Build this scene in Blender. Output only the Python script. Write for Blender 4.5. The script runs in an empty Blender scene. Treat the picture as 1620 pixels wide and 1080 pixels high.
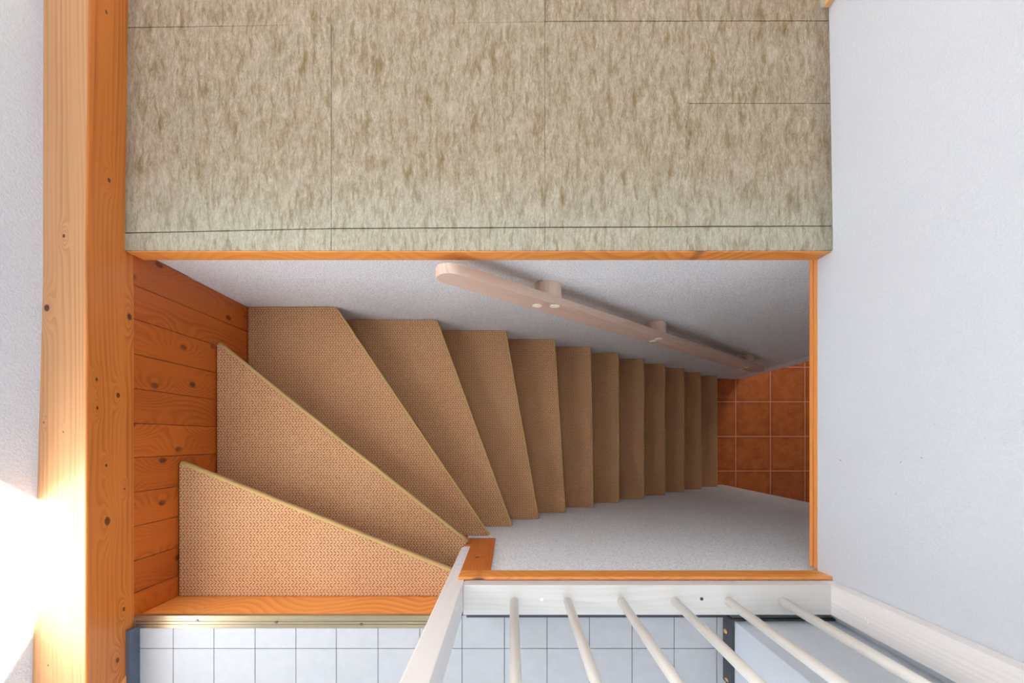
import bpy, bmesh, math, random
from mathutils import Vector, Matrix
random.seed(4)
C = bpy.context.scene.collection
sc = bpy.context.scene

# ------------------------------------------------------------------ frame of reference
H = 1.226                 # camera height above the landing
F = 705.0                 # focal length in pixels of the 1620 wide photograph
U = H / F
U0, V0 = 808.0, 697.0     # straight down
def zl(L): return (1 - L) * H
def P(u, v, L): return Vector(((u - U0) * L * U, (V0 - v) * L * U, zl(L)))

# ------------------------------------------------------------------ camera
cam_d = bpy.data.cameras.new('camera'); cam = bpy.data.objects.new('camera', cam_d); C.objects.link(cam)
cam.location = (0, 0, H); cam.rotation_euler = (0, 0, 0)
cam_d.sensor_fit = 'HORIZONTAL'; cam_d.sensor_width = 36; cam_d.lens = F / 1620 * 36
cam_d.shift_x = (810 - U0) / 1620; cam_d.shift_y = (V0 - 540) / 1620
cam_d.clip_start = .02
sc.camera = cam

# ------------------------------------------------------------------ world, sun, windows, fill lights, exposure
sc.view_settings.view_transform = 'Standard'; sc.view_settings.look = 'None'
sc.view_settings.gamma = 1; sc.view_settings.use_curve_mapping = False
sc.view_settings.exposure = 0.10
sc.cycles.diffuse_bounces = 8; sc.cycles.max_bounces = 12
w = bpy.data.worlds.new('world'); sc.world = w; w.use_nodes = True
bg = w.node_tree.nodes['Background']; bg.inputs[0].default_value = (.62, .78, 1, 1); bg.inputs[1].default_value = 1.0
SD = Vector((-.0625, -.0784, -.127)).normalized()      # travel of the sunlight
sl = bpy.data.lights.new('sun', 'SUN'); sl.energy = 86; sl.angle = math.radians(.6); sl.color = (1, .97, .93)
so = bpy.data.objects.new('sun', sl); C.objects.link(so); so.rotation_euler = SD.to_track_quat('-Z', 'Y').to_euler()
ZC = 2.3                                              # ceiling height
def area(name, loc, direction, sx, sy, power, col):
    l = bpy.data.lights.new(name, 'AREA'); l.shape = 'RECTANGLE'; l.size = sx; l.size_y = sy; l.energy = power; l.color = col
    o = bpy.data.objects.new(name, l); C.objects.link(o); o.location = loc
    o.rotation_euler = Vector(direction).to_track_quat('-Z', 'Y').to_euler(); return o
area('roof_window_daylight', (-.40, .62, ZC + .03), (0, 0, -1), .4, 1.0, 9, (.93, .96, 1))
area('balcony_window_daylight', (-.1, -2.42, 1.3), (0, 1, -.35), 1.8, 1.5, 22, (.94, .97, 1))
area('landing_fill_light', (-.1, 2.42, 1.3), (0, -1, -.45), 1.2, 1.2, 6, (.96, .98, 1))  # added fill to brighten the stairwell wall below the balustrade
area('lower_hall_fill_light', (2.45, 1.3, -1.3), (0, -.25, -1), .5, .5, 6, (1, .93, .84))  # added fill hanging free in the hall, brightens the terracotta floor

# ------------------------------------------------------------------ node helpers
def lin(r, g, b):
    f = lambda c: (c / 255 / 12.92) if c / 255 <= .04045 else ((c / 255 + .055) / 1.055) ** 2.4
    return (f(r), f(g), f(b), 1)
class N:
    def __init__(s, name, rough=.5, spec=.5):
        s.m = bpy.data.materials.new(name); s.m.use_nodes = True; s.t = s.m.node_tree
        s.b = s.t.nodes['Principled BSDF']; s.b.inputs['Roughness'].default_value = rough
        s.b.inputs['Specular IOR Level'].default_value = spec
        tc = s.t.nodes.new('ShaderNodeTexCoord'); s.obj = tc.outputs['Object']
        sp = s.t.nodes.new('ShaderNodeSeparateXYZ'); s.t.links.new(s.obj, sp.inputs[0])
        s.x, s.y, s.z = sp.outputs
    def put(s, inp, v):
        if v is None: return
        if isinstance(v, bpy.types.NodeSocket): s.t.links.new(v, inp)
        else: inp.default_value = v
    def m_(s, op, a, b=None, c=None, clamp=False):
        n = s.t.nodes.new('ShaderNodeMath'); n.operation = op; n.use_clamp = clamp
        s.put(n.inputs[0], a); s.put(n.inputs[1], b); s.put(n.inputs[2], c); return n.outputs[0]
    def add(s, a, b): return s.m_('ADD', a, b)
    def sub(s, a, b): return s.m_('SUBTRACT', a, b)
    def mul(s, a, b): return s.m_('MULTIPLY', a, b)
    def vec(s, x, y, z):
        n = s.t.nodes.new('ShaderNodeCombineXYZ'); s.put(n.inputs[0], x); s.put(n.inputs[1], y); s.put(n.inputs[2], z); return n.outputs[0]
    def noise(s, v, scale, detail=3, rough=.55, dist=0):
        n = s.t.nodes.new('ShaderNodeTexNoise'); s.put(n.inputs['Vector'], v); n.inputs['Scale'].default_value = scale
        n.inputs['Detail'].default_value = detail; n.inputs['Roughness'].default_value = rough; n.inputs['Distortion'].default_value = dist
        return n.outputs[0]
    def voro(s, v, scale, out='Distance', rnd=1):
        n = s.t.nodes.new('ShaderNodeTexVoronoi'); s.put(n.inputs['Vector'], v); n.inputs['Scale'].default_value = scale
        n.inputs['Randomness'].default_value = rnd; return n.outputs[out]
    def white(s, v):
        n = s.t.nodes.new('ShaderNodeTexWhiteNoise'); n.noise_dimensions = '3D'; s.put(n.inputs['Vector'], v); return n.outputs[0]
    def ss(s, v, a, b):       # smoothstep a..b -> 0..1
        n = s.t.nodes.new('ShaderNodeMapRange'); n.interpolation_type = 'SMOOTHSTEP'
        s.put(n.inputs[0], v)
        if a > b: n.inputs[1].default_value = b; n.inputs[2].default_value = a; n.inputs[3].default_value = 1; n.inputs[4].default_value = 0
        else: n.inputs[1].default_value = a; n.inputs[2].default_value = b
        return n.outputs[0]
    def mix(s, f, a, b):
        n = s.t.nodes.new('ShaderNodeMix'); n.data_type = 'RGBA'; s.put(n.inputs[0], f); s.put(n.inputs[6], a); s.put(n.inputs[7], b); return n.outputs[2]
    def bump(s, h, strength=.5, dist=.002):
        n = s.t.nodes.new('ShaderNodeBump'); n.inputs['Strength'].default_value = strength; n.inputs['Distance'].default_value = dist
        s.put(n.inputs['Height'], h); s.t.links.new(n.outputs[0], s.b.inputs['Normal'])
    def col(s, c): s.put(s.b.inputs['Base Color'], c); return s.m
    def rough(s, r): s.put(s.b.inputs['Roughness'], r)
    def gauss(s, a, b, sa, sb):   # exp(-(a/sa)^2-(b/sb)^2)
        d = s.add(s.m_('POWER', s.mul(s.m_('ABSOLUTE', a), 1 / sa), 2), s.m_('POWER', s.mul(s.m_('ABSOLUTE', b), 1 / sb), 2))
        return s.m_('EXPONENT', s.mul(d, -1))

def wood(name, along, across, base, dark, freq=70, knots=(), rough=.38, wob=1.6, cont=.55, boards=None, auto=0, seed=0, redpatch=.3):
    """along/across are 'x','y','z'; knots = (along, across, radius)"""
    n = N(name, rough)
    a = getattr(n, along); c = getattr(n, across)
    o = [q for q in 'xyz' if q not in (along, across)][0]; od = getattr(n, o)
    sd = seed
    if boards:
        idx = n.m_('FLOOR', n.mul(n.sub(c, boards[0]), 1 / boards[1]))
        sd = n.mul(n.add(idx, seed), 3.71)
    v_long = n.vec(n.add(n.mul(a, .9), sd), n.mul(c, 4.5), n.add(n.mul(od, 3), sd))
    wobn = n.noise(v_long, 1.0, 2, .5)
    t = n.add(n.mul(c, freq), n.mul(wobn, freq * .045 * wob))
    t = n.add(t, n.mul(od, freq * .4))
    core = None
    for (ka, kc, kr) in knots:
        da = n.sub(a, ka); dc = n.sub(c, kc)
        t = n.add(t, n.mul(n.gauss(da, dc, kr * 6.5, kr * 2.6), 3.2))
        d = n.m_('SQRT', n.add(n.m_('POWER', n.mul(da, .75), 2), n.m_('POWER', dc, 2)))
        g = n.ss(d, kr * 1.05, kr * .7)
        core = g if core is None else n.m_('MAXIMUM', core, g)
    if auto:
        vk = n.vec(n.add(n.mul(a, auto * .62), n.mul(sd, 2.3)), n.mul(c, auto), 0)
        dv = n.voro(vk, 1.0)
        dv.node.voronoi_dimensions = '2D'
        rid = n.noise(vk, .8, 0)
        t = n.add(t, n.mul(n.m_('EXPONENT', n.mul(n.m_('POWER', n.mul(dv, 2.6), 2), -1)), 4.5))
        g = n.mul(n.ss(dv, .09, .045), n.ss(rid, .38, .5))
        core = g if core is None else n.m_('MAXIMUM', core, g)
    t = n.add(t, n.mul(n.noise(n.vec(n.mul(a, .5), n.mul(c, freq * .22), sd), 1.0, 2), 2.6))
    ring = n.m_('FRACT', t)
    late = n.m_('MULTIPLY', n.ss(ring, .15, .85), n.ss(ring, 1.0, .90))
    late = n.mul(late, n.ss(n.noise(n.vec(n.mul(a, 1.1), n.mul(c, freq * .35), sd), 1.0, 2), .25, .7))
    fine = n.noise(n.vec(n.mul(a, 7), n.mul(c, 420), n.mul(od, 420)), 1.0, 2, .6)
    broad = n.noise(n.vec(n.mul(a, 1.3), n.mul(c, 9), sd), 1.0, 2)
    f = n.add(n.mul(late, cont), n.mul(n.sub(fine, .5), .35))
    f = n.m_('ADD', f, n.mul(n.sub(broad, .5), .6), clamp=True)
    colr = n.mix(f, base, dark)
    if core is not None:
        colr = n.mix(n.mul(core, .88), colr, lin(74, 34, 18))
    if boards:
        bri = n.white(n.vec(idx, seed, 1))
        colr = n.mix(n.mul(bri, redpatch), colr, dark)
    n.bump(n.add(late, n.mul(fine, .6)), .12, .0008)
    return n.col(colr)

def stucco(name, c1, c2, scale=230, strength=.7, dist=.003, marks=(), spk=.35):
    n = N(name, .85, .25)
    a = n.noise(n.obj, scale, 3, .65); b = n.noise(n.obj, scale * 2.7, 2, .6)
    h = n.add(n.ss(a, .35, .65), n.mul(b, .4))
    n.bump(h, strength, dist)
    colr = n.mix(n.mul(n.ss(a, .58, .36), spk), c1, c2)
    big = n.noise(n.obj, 2.0, 3)
    colr = n.mix(n.mul(n.ss(big, .45, .75), .12), colr, c2)
    for (my, mz, r1, r2) in marks:
        g = n.gauss(n.sub(n.y, my), n.sub(n.z, mz), r1, r2)
        colr = n.mix(n.ss(n.mul(g, n.add(.5, n.noise(n.obj, 400))), .45, .8), colr, lin(150, 128, 105))
    return n.col(colr)

# ------------------------------------------------------------------ materials
TOPZ = zl(.9106)
def bk(u, v, face):         # knot positions on the beam from the photograph: along y, across x or z
    if face == 'top':
        q = P(u, v, .9106); return (q.y, q.x)
    X = -611 * U; D = X * F / (u - U0); return ((V0 - v) * D / F, H - D)
def kn(l, face): return [bk(u, v, face) + (r,) for (u, v, r) in l]
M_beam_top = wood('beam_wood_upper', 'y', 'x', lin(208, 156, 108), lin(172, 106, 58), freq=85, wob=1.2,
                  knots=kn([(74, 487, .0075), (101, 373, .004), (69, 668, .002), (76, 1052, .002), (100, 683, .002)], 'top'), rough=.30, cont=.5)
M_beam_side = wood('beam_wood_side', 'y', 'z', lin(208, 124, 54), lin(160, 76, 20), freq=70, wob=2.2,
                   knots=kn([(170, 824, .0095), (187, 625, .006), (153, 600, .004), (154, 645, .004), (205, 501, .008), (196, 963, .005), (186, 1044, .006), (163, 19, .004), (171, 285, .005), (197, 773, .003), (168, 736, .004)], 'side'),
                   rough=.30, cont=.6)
M_panel = wood('pine_panelling', 'z', 'y', lin(196, 102, 34), lin(136, 56, 10), freq=60, rough=.35, wob=2.4, cont=.5,
               boards=(-251 * U, 56 * U), auto=7.5, seed=3, redpatch=.35)
M_trim = wood('pine_trim', 'x', 'y', lin(236, 156, 76), lin(196, 98, 28), freq=55, rough=.33, wob=2.2, cont=.5, auto=5, seed=2)
M_trimy = wood('pine_trim_lengthways', 'y', 'z', lin(232, 156, 82), lin(196, 102, 36), freq=120, rough=.33, cont=.4)
M_clad = wood('pine_cladding', 'z', 'x', lin(208, 112, 44), lin(158, 70, 20), freq=130, rough=.33, wob=1.2, cont=.6,
              knots=[(zl(1.17), -62 * U, .009), (zl(1.1), -47 * U, .003)])
M_rail = wood('limed_handrail_wood', 'x', 'z', lin(216, 190, 172), lin(176, 138, 112), freq=60, rough=.45, wob=2, cont=.5)
M_white = wood('white_glazed_wood', 'x', 'y', lin(214, 211, 205), lin(194, 188, 178), freq=70, rough=.4, cont=.35)
M_whitez = wood('white_glazed_wood_upright', 'z', 'y', lin(236, 233, 230), lin(216, 208, 204), freq=90, rough=.4, cont=.35)
M_baluster = N('white_baluster_paint', .35).col(lin(238, 236, 228))
M_cap = N('cream_plastic', .4).col(lin(252, 246, 220))
M_stucco = stucco('rough_plaster', lin(250, 252, 254), lin(192, 189, 187), 190, .7, .003, spk=.5)
M_left = stucco('white_wall_plaster_left', lin(222, 228, 236), lin(198, 204, 212), 160, .5, .002, spk=.25)
def wm(u, v):                # marks on the right wall
    D = 510 * U * F / (u - U0); return ((V0 - v) * D / F, H - D)
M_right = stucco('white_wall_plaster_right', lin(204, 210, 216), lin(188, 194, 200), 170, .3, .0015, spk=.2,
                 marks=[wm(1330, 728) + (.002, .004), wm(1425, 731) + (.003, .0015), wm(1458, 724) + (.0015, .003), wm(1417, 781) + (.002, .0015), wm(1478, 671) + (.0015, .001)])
M_ceil = stucco('ceiling_paint', lin(235, 235, 235), lin(215, 215, 215), 120, .2, .001)

def herring():
    n = N('woven_sisal_carpet', .95, .1)
    px, py = .0112, .0092
    wx = n.mul(n.sub(n.noise(n.obj, 90, 2), .5), .0016)
    u = n.mul(n.add(n.x, wx), 1 / px); v = n.mul(n.add(n.y, wx), 1 / py)
    fr = n.m_('FRACT', n.mul(v, .5)); tri = n.m_('ABSOLUTE', n.sub(n.mul(fr, 2), 1))
    s = n.m_('FRACT', n.add(u, n.mul(tri, 1.0)))
    jit = n.noise(n.obj, 160, 2)
    band = n.ss(n.m_('ABSOLUTE', n.sub(s, .5)), .30, .12)
    seg = n.ss(n.m_('ABSOLUTE', n.sub(n.m_('FRACT', v), .5)), .48, .26)
    line = n.sub(1, n.mul(n.mul(band, seg), n.ss(jit, .15, .6)))
    fz = n.noise(n.obj, 900, 2, .7)
    big = n.noise(n.obj, 6, 3)
    lo = n.mix(big, lin(138, 86, 50), lin(124, 74, 40)); hi = n.mix(big, lin(212, 170, 132), lin(200, 154, 110))
    c = n.mix(line, lo, hi)
    c = n.mix(n.mul(n.ss(fz, .6, .35), .3), c, lin(134, 90, 60))
    n.bump(n.add(line, n.mul(fz, .5)), .6, .002)
    return n.col(c)
M_sisal = herring()
def sisal_edge():
    n = N('carpet_nosing_edge', .9, .1)
    fz = n.noise(n.obj, 500, 3, .7)
    n.bump(fz, .5, .002)
    return n.col(n.mix(fz, lin(170, 138, 88), lin(206, 174, 120)))
M_edge = sisal_edge()
def felt():
    n = N('needle_felt_carpet', .97, .08)
    dist = n.mul(n.sub(n.noise(n.obj, 14, 2), .5), .02)
    xx = n.add(n.x, dist)
    st = n.noise(n.vec(n.mul(xx, 75), n.mul(n.y, 14), 0), 1.0, 4, .65)
    st2 = n.noise(n.vec(n.mul(xx, 34), n.mul(n.y, 10), 5), 1.0, 4, .6)
    fine = n.add(n.mul(n.noise(n.vec(n.mul(xx, 380), n.mul(n.y, 110), 0), 1.0, 4, .7, 1.4), .62), n.mul(n.noise(n.vec(n.mul(xx, 110), n.mul(n.y, 26), 3), 1.0, 3, .65, .8), .38))
    big = n.noise(n.obj, 3.2, 3)
    c = n.mix(n.ss(fine, .3, .72), lin(136, 120, 98), lin(200, 184, 160))
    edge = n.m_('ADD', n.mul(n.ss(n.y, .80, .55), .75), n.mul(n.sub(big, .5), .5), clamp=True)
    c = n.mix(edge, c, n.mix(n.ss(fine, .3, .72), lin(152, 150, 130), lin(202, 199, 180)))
    c = n.mix(n.mul(n.ss(st, .48, .68), .55), c, lin(124, 104, 68))
    spot = n.mul(n.ss(st2, .50, .80), n.ss(n.y, .56, .68))
    c = n.mix(n.mul(spot, .95), c, lin(118, 96, 52))
    c = n.mix(n.mul(n.ss(n.noise(n.obj, 9, 2), .55, .8), .3), c, lin(206, 192, 178))
    # darker along the outer edges
    dl = n.ss(n.sub(n.x, -611 * U), .05, .0); dr = n.ss(n.sub(508 * U, n.x), .07, .0)
    c = n.mix(n.mul(n.add(dl, dr), .35), c, lin(104, 96, 84))
    n.bump(n.add(fine, n.mul(st, .5)), .6, .003)
    return n.col(c)
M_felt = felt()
M_felt_dark = N('seam_backing', .9).col(lin(96, 90, 74))
def tilem():
    n = N('white_glazed_tile', .35, .25)
    nz = n.noise(n.obj, 30, 3)
    n.bump(n.noise(n.obj, 14, 2), .08, .001)
    c = n.mix(nz, lin(172, 173, 174), lin(184, 185, 187))
    c = n.mix(n.ss(n.voro(n.obj, 22), .045, .02), c, lin(190, 188, 184))
    return n.col(c)
M_tile = tilem()
M_grout = N('dark_grout', .9).col(lin(74, 76, 82))
def terra():
    n = N('terracotta_tile', .35)
    X0, Y0, S = 1128.5 * U, 22 * U, 173.5 * U
    fx = n.m_('FRACT', n.mul(n.sub(n.x, X0), 1 / S)); fy = n.m_('FRACT', n.mul(n.sub(n.y, Y0), 1 / S))
    ex = n.m_('MINIMUM', fx, n.sub(1, fx)); ey = n.m_('MINIMUM', fy, n.sub(1, fy)); e = n.m_('MINIMUM', ex, ey)
    g = n.ss(e, .016, .010)
    idn = n.white(n.vec(n.m_('FLOOR', n.mul(n.sub(n.x, X0), 1 / S)), n.m_('FLOOR', n.mul(n.sub(n.y, Y0), 1 / S)), 0))
    nz = n.noise(n.obj, 16, 4, .6)
    c = n.mix(n.ss(nz, .2, .9), lin(206, 116, 56), lin(172, 86, 38))
    c = n.mix(n.mul(n.m_('MULTIPLY', n.ss(e, .12, .02), nz), .7), c, lin(140, 62, 26))
    c = n.mix(n.mul(idn, .18), c, lin(150, 70, 30))
    c = n.mix(g, c, lin(226, 166, 128))
    n.bump(n.mul(g, -1), .4, .003)
    return n.col(c)
M_terra = terra()
def brass():
    n = N('anodised_metal', .32); n.b.inputs['Metallic'].default_value = .85
    k = n.noise(n.vec(n.mul(n.x, 3), n.mul(n.y, 900), 0), 1, 2)
    return n.col(n.mix(k, lin(160, 144, 114), lin(196, 180, 150)))
M_brass = brass()
M_screw = N('screw_steel', .35); M_screw.b.inputs['Metallic'].default_value = .9; M_screw = M_screw.col(lin(120, 116, 110))
M_hole = N('dark_hole', .8).col(lin(70, 58, 50))
def skirt():
    n = N('anthracite_skirting', .5)
    return n.col(n.mix(n.noise(n.obj, 30, 3), lin(66, 76, 90), lin(92, 102, 116)))
M_skirt = skirt()
M_skirt2 = N('charcoal_skirting', .5).col(lin(62, 64, 70))
M_chip = N('bare_chipboard', .9).col(lin(214, 168, 104))
M_dark = N('dark_recess', .9).col(lin(40, 38, 38))

# ------------------------------------------------------------------ mesh helpers
def link(name, bm, m, parent=None, smooth=False):
    me = bpy.data.meshes.new(name)
    bmesh.ops.recalc_face_normals(bm, faces=bm.faces[:]); bm.to_mesh(me); bm.free()
    if smooth:
        for p in me.polygons: p.use_smooth = True
    for mm in (m if isinstance(m, (list, tuple)) else [m]): me.materials.append(mm)
    o = bpy.data.objects.new(name, me); C.objects.link(o)
    if parent is not None:
        o.parent = parent; o.matrix_parent_inverse = Matrix.Translation(parent.location).inverted()
    return o
def box(bm, x0, x1, y0, y1, z0, z1, bev=0, mi=0):
    x0, x1 = sorted((x0, x1)); y0, y1 = sorted((y0, y1)); z0, z1 = sorted((z0, z1))
    vs = [bm.verts.new(p) for p in ((x0, y0, z0), (x1, y0, z0), (x1, y1, z0), (x0, y1, z0), (x0, y0, z1), (x1, y0, z1), (x1, y1, z1), (x0, y1, z1))]
    fs = [bm.faces.new([vs[i] for i in f]) for f in ((0, 3, 2, 1), (4, 5, 6, 7), (0, 1, 5, 4), (1, 2, 6, 5), (2, 3, 7, 6), (3, 0, 4, 7))]
    for f in fs: f.material_index = mi
    if bev: bmesh.ops.bevel(bm, geom=list({e for f in fs for e in f.edges}), offset=bev, segments=2, affect='EDGES', profile=.6, material=-1)
def B(name, x0, x1, y0, y1, z0, z1, m, parent=None, bev=0):
    bm = bmesh.new(); box(bm, x0, x1, y0, y1, z0, z1, bev); return link(name, bm, m, parent)
def prism(bm, pts, z0, z1, bev=0, mi=0):
    a = [bm.verts.new((p[0], p[1], z0)) for p in pts]; b = [bm.verts.new((p[0], p[1], z1)) for p in pts]
    n = len(pts); fs = [bm.faces.new(a[::-1]), bm.faces.new(b)]
    for i in range(n): fs.append(bm.faces.new([a[i], a[(i + 1) % n], b[(i + 1) % n], b[i]]))
    for f in fs: f.material_index = mi
    if bev: bmesh.ops.bevel(bm, geom=list({e for f in fs for e in f.edges}), offset=bev, segments=3, affect='EDGES', profile=.5, material=-1)
def cyl(bm, a, b, r, seg=24, r2=None, bev=0):
    a = Vector(a); b = Vector(b); d = b - a; q = d.to_track_quat('Z', 'Y').to_matrix().to_4x4()
    r_ = bmesh.ops.create_cone(bm, cap_ends=True, segments=seg, radius1=r, radius2=r if r2 is None else r2, depth=d.length, matrix=Matrix.Translation((a + b) / 2) @ q)
    if bev:
        es = [e for e in {e for v in r_['verts'] for e in v.link_edges} if any(len(f.verts) > 4 for f in e.link_faces)]
        bmesh.ops.bevel(bm, geom=es, offset=bev, segments=2, affect='EDGES', profile=.5)
def empty(name, loc, label, cat, group=None):
    o = bpy.data.objects.new(name, None); C.objects.link(o); o.location = loc; o.empty_display_size = .1
    o['label'] = label; o['category'] = cat
    if group: o['group'] = group
    return o
def tag(o, label, cat, group=None):
    o['label'] = label; o['category'] = cat
    if group: o['group'] = group
    return o
def struct(o, label=None):
    o['kind'] = 'structure'
    if label: o['label'] = label
    return o

# key planes (metres)
XL = -611 * U; XR = 510 * U; YB = 311 * U; YF = -220 * U; YLAND = 300 * U
ZF = zl(3.17); ZT = zl(1.03); ZFA = zl(1.0505)
XWL = -745 * .9106 * U    # plaster wall left of the beam
XC_B = 1155 * U; XC_F = 1063 * U

# ------------------------------------------------------------------ upper room shell
bm = bmesh.new()         # right wall, a hair out of square with the landing
pr = [(XR, -2.5), (XR, YLAND), (503.5 * U, 687 * U), (500 * U, 2.5), (XR + .2, 2.5), (XR + .2, -2.5)]
prism(bm, pr, ZFA, ZC)
struct(link('wall_right', bm, M_right), 'smooth white plastered wall rising right of the stairwell')
bm = bmesh.new()
pl = [(-738 * .9106 * U, 2.5), (-740 * .9106 * U, .4), (-757 * .9106 * U, -.6), (-760 * .9106 * U, -2.5), (XWL - .2, -2.5), (XWL - .2, 2.5)]
prism(bm, pl, TOPZ, ZC)
struct(link('wall_left', bm, M_left), 'white plastered wall above the pine beam with a patch of sun')
bm = bmesh.new()
box(bm, XWL - .2, -.75, 2.5, 2.7, -.3, ZC); box(bm, .55, XR + .2, 2.5, 2.7, -.3, ZC)
box(bm, -.75, .55, 2.5, 2.7, -.3, .65); box(bm, -.75, .55, 2.5, 2.7, 1.95, ZC)
struct(link('wall_back', bm, M_left))
bm = bmesh.new()
for a in ((-.75, -.69, .65, 1.95), (.49, .55, .65, 1.95)): box(bm, a[0], a[1], 2.58, 2.64, a[2], a[3])
box(bm, -.69, .49, 2.58, 2.64, .65, .71); box(bm, -.69, .49, 2.58, 2.64, 1.89, 1.95)
struct(link('added_window_frame', bm, M_white))  # unseen frame, added to go with the landing fill light
# wall behind the camera with a balcony window opening
bm = bmesh.new()
box(bm, XWL - .2, -1.05, -2.7, -2.5, -.3, ZC); box(bm, .85, XR + .2, -2.7, -2.5, -.3, ZC)
box(bm, -1.05, .85, -2.7, -2.5, -.3, .15); box(bm, -1.05, .85, -2.7, -2.5, 2.15, ZC)
struct(link('wall_front', bm, M_left))
bm = bmesh.new()
for a in ((-1.05, -.99, .15, 2.15), (.79, .85, .15, 2.15), (-.13, -.07, .15, 2.15)): box(bm, a[0], a[1], -2.64, -2.58, a[2], a[3])
box(bm, -.99, .79, -2.64, -2.58, .15, .21); box(bm, -.99, .79, -2.64, -2.58, 2.09, 2.15)
struct(link('window_2', bm, M_white))
# ceiling with the roof-window opening that throws the sun patch
def up(x, y, z): t = (ZC - z) / -SD.z; return (x - SD.x * t, y - SD.y * t)
c0 = up(-1.116, -.158, .11)
e1 = Vector((-.55, .05)); e2 = Vector((-.071, -.262)) * 3.0
h = [Vector(c0), Vector(c0) + e1, Vector(c0) + e1 + e2, Vector(c0) + e2]       # right-top, left-top, left-low, right-low
X0, X1, Y0, Y1 = XWL - .2, XR + .2, -2.7, 2.7
bm = bmesh.new()
prism(bm, [h[1], h[0], (X1, Y1), (X0, Y1)], ZC, ZC + .012)
prism(bm, [h[0], h[3], (X1, Y0), (X1, Y1)], ZC, ZC + .012)
prism(bm, [h[3], h[2], (X0, Y0), (X1, Y0)], ZC, ZC + .012)
prism(bm, [h[2], h[1], (X0, Y1), (X0, Y0)], ZC, ZC + .012)
struct(link('ceiling', bm, M_ceil))
bm = bmesh.new()
hc = sum(h, Vector((0, 0))) / 4
for i in range(4):
    a, b = h[i], h[(i + 1) % 4]; ai = hc + (a - hc) * 1.22; bi = hc + (b - hc) * 1.22; ao = hc + (a - hc) * 1.32; bo = hc + (b - hc) * 1.32
    prism(bm, [ai, bi, bo, ao], ZC + .0125, ZC + .05)
struct(link('window_1', bm, M_white))

# ------------------------------------------------------------------ landing
bm = bmesh.new()
box(bm, XL, XR + .2, YLAND + .02, 2.5, -.26, -.007)
struct(link('floor', bm, M_stucco), 'carpeted landing slab')
# carpet: separate slabs butted together
bm = bmesh.new()
box(bm, XL, XR - .002, YLAND + .004, 2.4, -.0069, -.0066, mi=1)
g = .0016; lw = .006
def lx(u): return (u - U0) * U
def ly(v): return (V0 - v) * U
def slab(u0, u1, v0, v1, dv0=0, dv1=0, gu=1):   # v0 top, v1 bottom; d: extra at right end
    pts = [(lx(u0) + g * .7, ly(v1) + g), (lx(u1) - g * .7, ly(v1 + dv1) + g), (lx(u1) - g * .7, ly(v0 + dv0) - g), (lx(u0) + g * .7, ly(v0) - g)]
    prism(bm, pts, -.0065, 0, .0006)
TOPV = -700
cols = [(197, 524), (524, 862), (862, 1090), (1090, 1318)]
def seam(u): return 368.3 - (u - 197) * (6.8 / 327) if u < 524 else (361.2 - (u - 524) * 4 / 790)
def seam2(u): return 44 - (min(u, 524) - 197) * 7 / 327 - max(0, (u - 524)) * 5 / 790
def gp(u): return g * {524: .38, 862: .26, 1090: .12}.get(u, .3)
for (a, b) in [(197, 524), (524, 862), (862, 1318)]:
    lft, rgt = a, b
    prism(bm, [(lx(a) + gp(a), ly(395.5)), (lx(b) - gp(b), ly(395.5)), (lx(b) - gp(b), ly(seam(b)) - g), (lx(a) + gp(a), ly(seam(a)) - g)], -.0065, 0, .0006)
for (a, b, tu, tb) in [(197, 524, 44, 38), (524, 862, 38, 34), (862, 1090, 34, 33.5)]:
    bl = seam(a + 1) - .9; br = seam(b - 1) - .9
    prism(bm, [(lx(a) + gp(a), ly(bl)), (lx(b) - gp(b), ly(br)), (lx(b) - gp(b), ly(tb) - g * .5), (lx(a) + gp(a), ly(tu) - g * .5)], -.0065, 0, .0005)
prism(bm, [(lx(1090) + gp(1090), ly(357)), (lx(1318), ly(356.5)), (lx(1314.5), ly(164)), (lx(1090) + gp(1090), ly(164))], -.0065, 0, .0003)
prism(bm, [(lx(1090) + gp(1090), ly(163)), (lx(1314.4), ly(163)), (lx(1311.5), ly(33.5)), (lx(1090) + gp(1090), ly(33.5))], -.0065, 0, .0003)
for (a, b, ta, tb) in [(201, 862, 43, 34), (862, 1311.4, 33, 32)]:
    b2 = b if b < 1300 else 1306
    prism(bm, [(lx(a) + g * .7, ly(ta)), (lx(b) - g * .3, ly(tb)), (lx(b2) - g * .3, ly(TOPV)), (lx(a + 6), ly(TOPV))], -.0065, 0, .0005)
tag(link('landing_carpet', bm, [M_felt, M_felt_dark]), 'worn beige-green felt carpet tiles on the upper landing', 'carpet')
# pine nosing board beneath the carpet edge
bm = bmesh.new(); box(bm, XL + .001, XR - .001, YLAND, YLAND + .0205, ZFA, -.0068, .0012)
struct(link('trim_1', bm, M_trim), 'orange pine edging board under the landing carpet')
# door casing corner at the top edge of the picture
M_casing = wood('pine_casing', 'z', 'x', lin(222, 174, 120), lin(192, 132, 76), freq=90, cont=.4)
M_pale = N('pale_edging', .9).col(lin(176, 174, 152))
dc = empty('casing', (lx(1307), ly(-20), 0), 'pale pine casing board standing on the carpet against the right wall at the top edge', 'casing')
B('casing_board', lx(1303), lx(1311.2), ly(12.5), ly(-60), .0004, 2.0, M_casing, dc)
B('edging_strip', lx(1297.5), lx(1302.8), ly(13.5), ly(-60), .0004, .005, M_pale, dc)

# ------------------------------------------------------------------ pine beam and panelling on the left
beam = empty('ceiling_beam' if False else 'pine_beam', (XL, 0, ZT), 'thick orange pine beam running the full height of the picture beside the left wall', 'beam')
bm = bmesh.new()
zb = zl(1.0245); XO = -676 * .9106 * U
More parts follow.
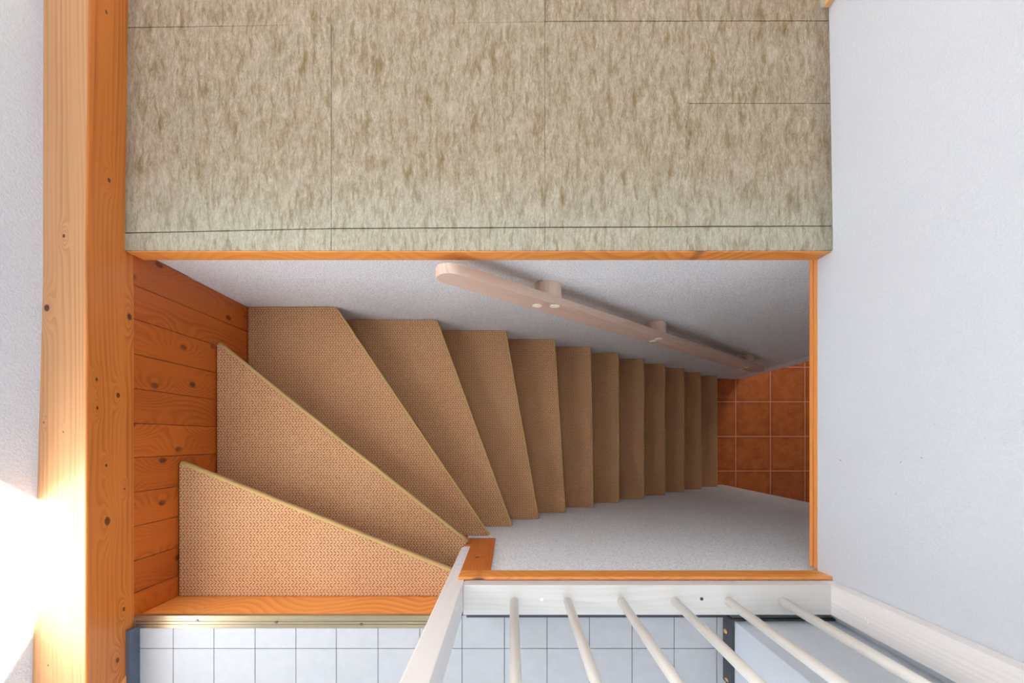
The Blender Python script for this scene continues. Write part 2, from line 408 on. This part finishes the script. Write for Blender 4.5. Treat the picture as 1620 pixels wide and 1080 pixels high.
# beam body with a slight kink above the landing edge; top face material 0, side face material 1
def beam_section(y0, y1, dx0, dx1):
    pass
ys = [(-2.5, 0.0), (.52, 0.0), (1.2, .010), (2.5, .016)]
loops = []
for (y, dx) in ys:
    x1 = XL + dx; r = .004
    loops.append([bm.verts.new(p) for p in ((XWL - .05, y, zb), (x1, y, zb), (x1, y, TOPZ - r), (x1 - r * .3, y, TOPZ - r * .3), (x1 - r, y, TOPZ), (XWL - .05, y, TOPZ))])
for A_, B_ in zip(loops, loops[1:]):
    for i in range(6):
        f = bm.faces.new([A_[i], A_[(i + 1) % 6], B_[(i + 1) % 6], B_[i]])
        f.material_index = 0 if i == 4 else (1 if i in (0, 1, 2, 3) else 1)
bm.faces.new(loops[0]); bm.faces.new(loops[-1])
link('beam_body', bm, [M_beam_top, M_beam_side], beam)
bm = bmesh.new(); q = P(62, 940, .9106); cyl(bm, (q.x, q.y, TOPZ - .001), (q.x, q.y, TOPZ + .0012), .004, 12); link('screw', bm, M_screw, beam)
bm = bmesh.new()          # separate lower board scarfed onto the side of the beam
yv = lambda v: (V0 - v) * U * 1.015
pts = [(zl(.955), yv(1084)), (zl(1.012), yv(1059)), (zl(1.012), -1.6), (zl(.955), -1.6)]
vs = [bm.verts.new((XL - .001, y, z)) for z, y in pts] + [bm.verts.new((XL + .0025, y, z)) for z, y in pts]
for f in ((0, 1, 2, 3), (7, 6, 5, 4), (0, 4, 5, 1), (1, 5, 6, 2), (2, 6, 7, 3), (3, 7, 4, 0)): bm.faces.new([vs[i] for i in f])
link('patch_board', bm, M_trimy, beam)
# panelling: vertical tongue-and-groove boards
bm = bmesh.new()
edges = [311, 255, 202, 140, 84, 28, -27, -85, -139, -195, -247, -287]
edges = [311, 253, 198, 141, 85, 28.5, -27, -83.5, -139, -195, -247, -287]
for a, b in zip(edges, edges[1:]):
    box(bm, XL - .014, XL, b * U + .0006, a * U - .0006, -1.6, zb - .0005, .0018)
struct(link('wall_panelling', bm, M_panel), 'orange pine tongue-and-groove boarding below the beam beside the winder treads')
bm = bmesh.new(); box(bm, XL - .25, XL - .0145, -290 * U, YB + .05, ZF, zb - .001)
struct(link('wall_left', bm, M_dark))

# ------------------------------------------------------------------ stairwell walls
bm = bmesh.new(); box(bm, XL - .25, XC_B, YB, YB + .12, ZF, -.2605)
box(bm, XL - .014, XC_B, YB, YLAND + .0195, -.2604, ZFA) if False else None
struct(link('wall_back', bm, M_stucco), 'rough white plaster wall behind the handrail')
bm = bmesh.new(); box(bm, XL, XC_B, YB, YLAND + .12, -.2604, -.008) if False else box(bm, XL, XR + .2, YLAND + .0206, YLAND + .0212, -.26, -.01)
bm.free()
bm = bmesh.new(); box(bm, -98 * U, XC_F, YF - .11, YF, ZF, ZFA - .0005)
box(bm, -72 * U, XR, -272 * U, -221.5 * U, ZFA, -.0015)
struct(link('wall_front', bm, M_stucco), 'rough white plaster wall below the balustrade')
# corner strip at the end of the wall downstairs
bm = bmesh.new(); box(bm, 1100 * U, XC_B + .003, YB - .003, YB - .0002, ZF + .002, -.3)
struct(link('trim_2', bm, stucco('corner_strip_paint', lin(252, 253, 255), lin(240, 242, 246), 100, .1, .0005)), 'smooth pale strip at the wall corner downstairs')
# right opening trim
bm = bmesh.new(); box(bm, XR - .0006, XR + .03, YF + .012, YLAND + .02, zl(1.0640), ZFA - .0003, .0012)
box(bm, XR - .0006, XR + .03, YF + .012, YLAND + .02, zl(1.079), zl(1.0672), .0012)
box(bm, XR + .014, XR + .03, YF + .012, YLAND + .02, zl(1.07), zl(1.06))
struct(link('trim_3', bm, M_trimy), 'pair of narrow pine strips along the right edge of the stair opening')
# slab right of the opening and lower hall
bm = bmesh.new(); box(bm, 1.25, 3.7, -1.6, 1.9, ZFA - .25, zl(1.1)); box(bm, XR + .045, 3.7, -1.6, 1.9, zl(1.0995), zl(1.0795)); box(bm, XR + .0305, XR + .2, -1.6, 1.9, zl(1.0795), ZFA - .0005)
box(bm, XL, XR + .002, YB + .12, 1.9, ZFA - .25, -.2605)
struct(link('ceiling', bm, M_ceil), 'underside above the lower hall')
bm = bmesh.new(); box(bm, XL - .25, 3.7, -1.6, 1.9, ZF - .1, ZF)
struct(link('floor', bm, M_terra), 'terracotta tiled floor at the foot of the stairs')
bm = bmesh.new(); box(bm, 3.6, 3.7, -1.6, 1.9, ZF, ZFA - .25); box(bm, XL, 3.6, 1.8, 1.9, ZF, ZFA - .25); box(bm, -102 * U, 3.6, -1.6, -1.5, ZF, ZFA - .25)
struct(link('wall_right', bm, M_ceil))

# ------------------------------------------------------------------ upper tiled floor
bm = bmesh.new()
YT0 = -286 * U
box(bm, XL - .005, XR + .2, -2.5, YT0, ZT - .2, ZT - .0015, mi=1)
ul = [209, 274, 338.5, 403.5, 468, 532, 598, 664, 731, 798, 865.5, 932.5, 1000, 1066.5, 1134, 1201, 1268, 1335]
xs = [(u - U0) * 1.03 * U for u in ul]
vl = [973.5, 1025.5, 1092.5]; yl = [(V0 - v) * 1.03 * U for v in vl]
while yl[-1] > -2.4: yl.append(yl[-1] - 66.5 * 1.03 * U)
gt = .0019
for i in range(len(xs) - 1):
    for j in range(len(yl) - 1):
        box(bm, xs[i] + gt / 2, xs[i + 1] - gt / 2, yl[j + 1] + gt / 2, yl[j] - gt / 2, ZT - .004, ZT, 0)
struct(link('floor', bm, [M_tile, M_grout]), 'small white square tiles with dark joints on the upper floor')
# metal edge profile with screws
ms = empty('edge_profile', (0, -295 * U, ZT), 'ribbed champagne metal edge profile between the tiles and the top stair', 'threshold strip')
bm = bmesh.new()
y0, y1 = -285.2 * U, -304.5 * U
for k, (a, b, hh) in enumerate(((0, .14, .0035), (.14, .36, .0048), (.36, .42, .0010), (.42, .62, .0052), (.62, .68, .0010), (.68, .9, .0046), (.9, 1, .0032))):
    box(bm, XL + .003, -103 * U, y0 + (y1 - y0) * a, y0 + (y1 - y0) * b, ZT, ZT + hh)
box(bm, XL + .003, -103 * U, y0 + .0015, y0, ZT - .012, ZT + .003)
link('profile', bm, M_brass, ms)
for u, v in ((311, 981.5), (437, 984), (571.5, 987)):
    bm = bmesh.new(); q = P(u, v, 1.025); cyl(bm, (q.x, q.y, ZT + .003), (q.x, q.y, ZT + .0064), .0042, 16); box(bm, q.x - .003, q.x + .003, q.y - .0005, q.y + .0005, ZT + .0064, ZT + .0068)
    link('screw', bm, M_screw, ms)
# skirtings
bm = bmesh.new(); box(bm, XL + .0003, XL + .0125, -2.5, -301 * U, ZT + .0002, zl(1.002), .001)
struct(link('baseboard_left', bm, M_skirt), 'slate blue skirting strip at the foot of the beam')
bm = bmesh.new(); box(bm, -72 * U, 345.5 * U, -287.4 * U, -283.3 * U, ZT + .0002, ZT + .002)
box(bm, 345.5 * U, 351 * U, -383 * U, -280 * U, ZT + .0002, zl(.990), .001); box(bm, 351.05 * U, XR - .001, -283 * U, -279.7 * U, -.001, zl(.991), .001)
box(bm, 345.5 * U, 372 * U, -388 * U, -383.1 * U, ZT + .0002, zl(.990), .001)
struct(link('baseboard_right', bm, M_skirt2), 'chipped charcoal skirting around the white pier')
for (u, v, a, b) in ((1145, 997, .004, .009), (1147, 1068, .010, .005)):
    pass
bm = bmesh.new()
def blob(x, y, z, sx, sy, sz, s):
    rr = random.Random(s); r_ = bmesh.ops.create_icosphere(bm, subdivisions=2, radius=1)
    for v_ in r_['verts']:
        k = 1 + rr.uniform(-.3, .3); v_.co = Vector((x + v_.co.x * sx * k, y + v_.co.y * sy * k, z + v_.co.z * sz * k))
blob(345.4 * U, -306 * U, ZT + .016, .0012, .0075, .009, 1); blob(346 * U, -382 * U, ZT + .02, .0015, .006, .012, 2); blob(352 * U, -387.5 * U, ZT + .041, .010, .003, .003, 3); blob(360 * U, -388.2 * U, ZT + .040, .006, .002, .003, 5)
o = link('baseboard_right', bm, M_chip); struct(o, 'bare chipboard showing where the skirting is chipped')
# white pier in the corner behind the balustrade
bm = bmesh.new(); box(bm, 351.2 * U, XR - .0005, -383 * U, -283.2 * U, ZT + .0003, ZC - .001, .002)
struct(link('wall_pier', bm, M_right), 'white plastered pier behind the balustrade beside the right wall')

# ------------------------------------------------------------------ staircase
st = empty('staircase', (.6, 0, ZF), 'winding staircase with tan woven carpet treads dropping to the terracotta floor', 'staircase')
LV = [1.0 + .155 * k for k in range(15)]
LV[1] = 1.158; LV[2] = 1.308
nose = {0: ((-611, -286), (-102, -286)),
        1: ((-611, -42), (-104, -243)), 2: ((-611, 201), (-90, -212)), 3: ((-409, 311), (-51, -219.5)),
        4: ((-192, 311), (1, -219.5)), 5: ((-17, 311), (76, -219.5)), 6: ((133, 311), (165, -219.5)), 7: ((263, 311), (271, -219.5))}
for k, x in zip(range(8, 14), (381, 503, 620, 740, 859, 983)): nose[k] = ((x, 311), (x + 1, -219.5))
def off(a, b, d):       # shift a line towards the upstairs side
    a = Vector(a); b = Vector(b); t = (b - a).normalized(); n_ = Vector((t.y, -t.x))
    return a + n_ * d, b + n_ * d
OV = 16    # nosing overhang in units
for k in range(1, 14):
    (a, b), (pa, pb) = nose[k], nose[k - 1]
    z1 = zl(LV[k]); zu = zl(LV[k - 1])
    if k == 1: poly = [(-608, a[1]), b, (-104, -285), (-608, -285)]
    elif k == 2: poly = [(-608.5, a[1]), b, (-104, -219.5), (-104, -284), (-608.5, -104)]
    elif k == 3: poly = [(-609, 310.5), (a[0], 310.5), b, (-150, -219.5), (-609, 130)]
    else:
        pa2, pb2 = Vector(pa), Vector(pb)
        poly = [(a[0], 310.5), (b[0], b[1]), (pb2.x - 22, -219.5), (pa2.x - 26, 310.5)]
    poly = [Vector(p) * U for p in poly]
    bm = bmesh.new()
    prism(bm, [p for p in poly], z1 - .034, z1, .0028)
    tr = link('tread', bm, M_sisal, st)
    # rolled carpet edge along the nosing
    A3 = Vector((a[0] * U + (.004 if k < 3 else 0), min(a[1], 310) * U, 0)); B3 = Vector((b[0] * U, b[1] * U, 0))
    dirv = (B3 - A3).normalized(); A3 += dirv * .003; B3 -= dirv * .002
    nv = Vector((-dirv.y, dirv.x, 0))
    if nv.dot(Vector((1, .6, 0))) < 0: nv = -nv
    bm = bmesh.new(); rr = .0075 if k < 3 else (.005 if k < 6 else .0035)
    seg = 10; nst = 40; prev = None
    rnd = random.Random(k)
    for i in range(nst + 1):
        c = A3.lerp(B3, i / nst) + nv * (rr * .35 + rnd.uniform(-.0005, .0005)); c.z = z1 - rr - .0008
        ring = [bm.verts.new(c + nv * (math.cos(t_) * rr) + Vector((0, 0, 1)) * (math.sin(t_) * rr * (1 if math.sin(t_) > 0 else 3.5))) for t_ in [2 * math.pi * s / seg for s in range(seg)]]
        if prev:
            for s in range(seg): bm.faces.new([prev[s], prev[(s + 1) % seg], ring[(s + 1) % seg], ring[s]])
        else: bm.faces.new(ring[::-1])
        prev = ring
    bm.faces.new(prev)
    e = link('carpet_edge', bm, M_edge, tr, smooth=True); e.matrix_parent_inverse = Matrix.Translation(st.location).inverted() if False else Matrix()
    tr_loc = Matrix()
    # riser under this nosing
    zl_next = zl(LV[k + 1]) if k < 13 else ZF
    oa, ob = Vector(a), Vector(b)
    t_ = (ob - oa).normalized(); n_ = Vector((t_.y, -t_.x))
    if n_.dot(Vector((-1, -.6))) < 0: n_ = -n_
    OV = 42 if k < 4 else 16
    p1 = oa + n_ * OV; p2 = ob + n_ * OV
    if k < 3: p1 = oa + Vector((0, -OV / abs(t_.x))); p1.x = -608; p2 = ob + n_ * OV
    else: p1.y = 310; p2.y = -219.4
    p3 = p2 + n_ * 8; p4 = p1 + n_ * 8
    if k < 3: p4.x = -608
    else: p3.y = -219.4; p4.y = 310
    bm = bmesh.new(); prism(bm, [p * U for p in (p1, p2, p3, p4)], zl_next + .0005, z1 - .0345)
    link('riser', bm, M_sisal, st)
bm = bmesh.new(); box(bm, XL + .001, -101 * U, -291 * U, -285.2 * U, zl(LV[1]) - .034, ZT - .0125, .001)
link('top_riser', bm, M_trim, st)['label'] = 'varnished pine riser'

# ------------------------------------------------------------------ pine cladding and trim at the balustrade foot
bm = bmesh.new(); box(bm, -83 * U, XR - .001, -219.8 * U, -215 * U, ZFA, -.0003, .001)
struct(link('trim_4', bm, M_trim), 'pine board along the near edge of the stairwell below the white rail')
bm = bmesh.new(); box(bm, -83 * U, -33.6 * U, -219.4 * U, -215.6 * U, zl(1.405), ZFA - .0005, .0008)
box(bm, -103 * U, -83.2 * U, -219.4 * U, -215.6 * U, zl(1.405), zl(1.315), .0008)
struct(link('trim_5', bm, M_clad), 'short pine cladding board on the wall end beside the newel post')

# ------------------------------------------------------------------ balustrade
bal = empty('balustrade', (.3, -245 * U, 0), 'white wooden balustrade with round balusters along the near edge of the stairwell', 'balustrade')
def addp(name, *a, m=M_white, bev=.002):
    bm = bmesh.new(); box(bm, *a, bev); return link(name, bm, m, bal)
addp('bottom_rail', -73.2 * U, 490.8 * U, -267 * U, -221 * U, 0, zl(.969))
nb = bmesh.new(); box(nb, -102 * U, -73.4 * U, -262 * U, -220.2 * U, zl(1.31), .99, .003)
link('newel_post', nb, M_whitez, bal)
addp('end_post', 491 * U, XR - .001, -267 * U, -220.5 * U, -.001, .99, m=M_whitez)
addp('top_rail', -108 * U, XR - .001, -274 * U, -213 * U, .9905, 1.03)
b0 = None
for i in range(6):
    x = (5 + 82.2 * i) * U; y = -246 * U
    if b0 is None:
        bm = bmesh.new(); cyl(bm, (0, 0, 0), (0, 0, .953), .0112, 24)
        b0 = link('baluster', bm, M_baluster, bal, True)
        for p_ in b0.data.polygons: p_.use_smooth = len(p_.vertices) < 5
        b0.matrix_parent_inverse = Matrix.Translation(bal.location).inverted(); b0.location = (x, y, .0375); o = b0
    else:
        o = b0.copy(); C.objects.link(o); o.location = (x, y, .0375)
for u, v in ((857, 948), (1110, 947)):
    bm = bmesh.new(); q = P(u, v, .969); cyl(bm, (q.x, q.y, zl(.969) - .002), (q.x, q.y, zl(.969) + .0006), .0045, 16)
    link('screw_plug', bm, M_cap if u < 1000 else M_hole, bal)
for u, v in ((1370, 977), (1374, 984)):
    D = 491 * U * F / (u - U0); bm = bmesh.new(); yy = (V0 - v) * D / F
    cyl(bm, (491 * U + .001, yy, H - D), (491 * U - .0006, yy, H - D), .0032, 16); link('screw_plug', bm, M_cap, bal)

# ------------------------------------------------------------------ wall handrail
hr = empty('handrail', (.7, .5, -.8), 'pale limed wooden handrail on round blocks along the rough plaster wall', 'handrail')
YR0, YR1 = .46, .490
SL = -.935; th = math.atan(SL); ct, sn = math.cos(th), math.sin(th)
def railz(x): return H - (1.425 + .935 * x)
A_ = Vector((-.170, railz(-.170))); B_ = Vector((1.625, railz(1.625))); R = .043
half = (B_ - A_).length / 2; mid = (A_ + B_) / 2
prof = []
for i in range(17):
    a = math.pi / 2 + math.pi * i / 16; prof.append((-half + math.cos(a) * R, math.sin(a) * R))
for i in range(17):
    a = -math.pi / 2 + math.pi * i / 16; prof.append((half + math.cos(a) * R, math.sin(a) * R))
bm = bmesh.new()
f0 = [bm.verts.new((p[0], 0, p[1])) for p in prof]; f1 = [bm.verts.new((p[0], YR1 - YR0, p[1])) for p in prof]
fa = bm.faces.new(f0); fb = bm.faces.new(f1[::-1]); nn = len(prof)
for i in range(nn): bm.faces.new([f0[i], f1[i], f1[(i + 1) % nn], f0[(i + 1) % nn]])
bmesh.ops.bevel(bm, geom=list(fa.edges) + list(fb.edges), offset=.003, segments=2, affect='EDGES', profile=.5)
o = link('rail', bm, M_rail, hr); o.location = (mid.x, YR0, mid.y); o.rotation_euler = (0, -th, 0)
for x in (.130, .668, 1.482):
    bm = bmesh.new(); cyl(bm, (x, YR1 - .002, railz(x)), (x, YB - .0005, railz(x)), .046, 40, bev=.001)
    o = link('mounting_block', bm, M_rail, hr)
caps = [(850, 483), (877.5, 484), (1033, 539.5), (1042, 535.5), (1171.5, 583), (1181, 580.5)]
for u, v in caps:
    D = YR0 * F / (V0 - v); x = (u - U0) * D / F; z = H - D
    bm = bmesh.new(); cyl(bm, (x, YR0 + .001, z), (x, YR0 - .0022, z), .0165, 28, bev=.0008); link('screw_cap', bm, M_cap, hr)

# sub-parts keep their place under their part
bpy.context.view_layer.update()
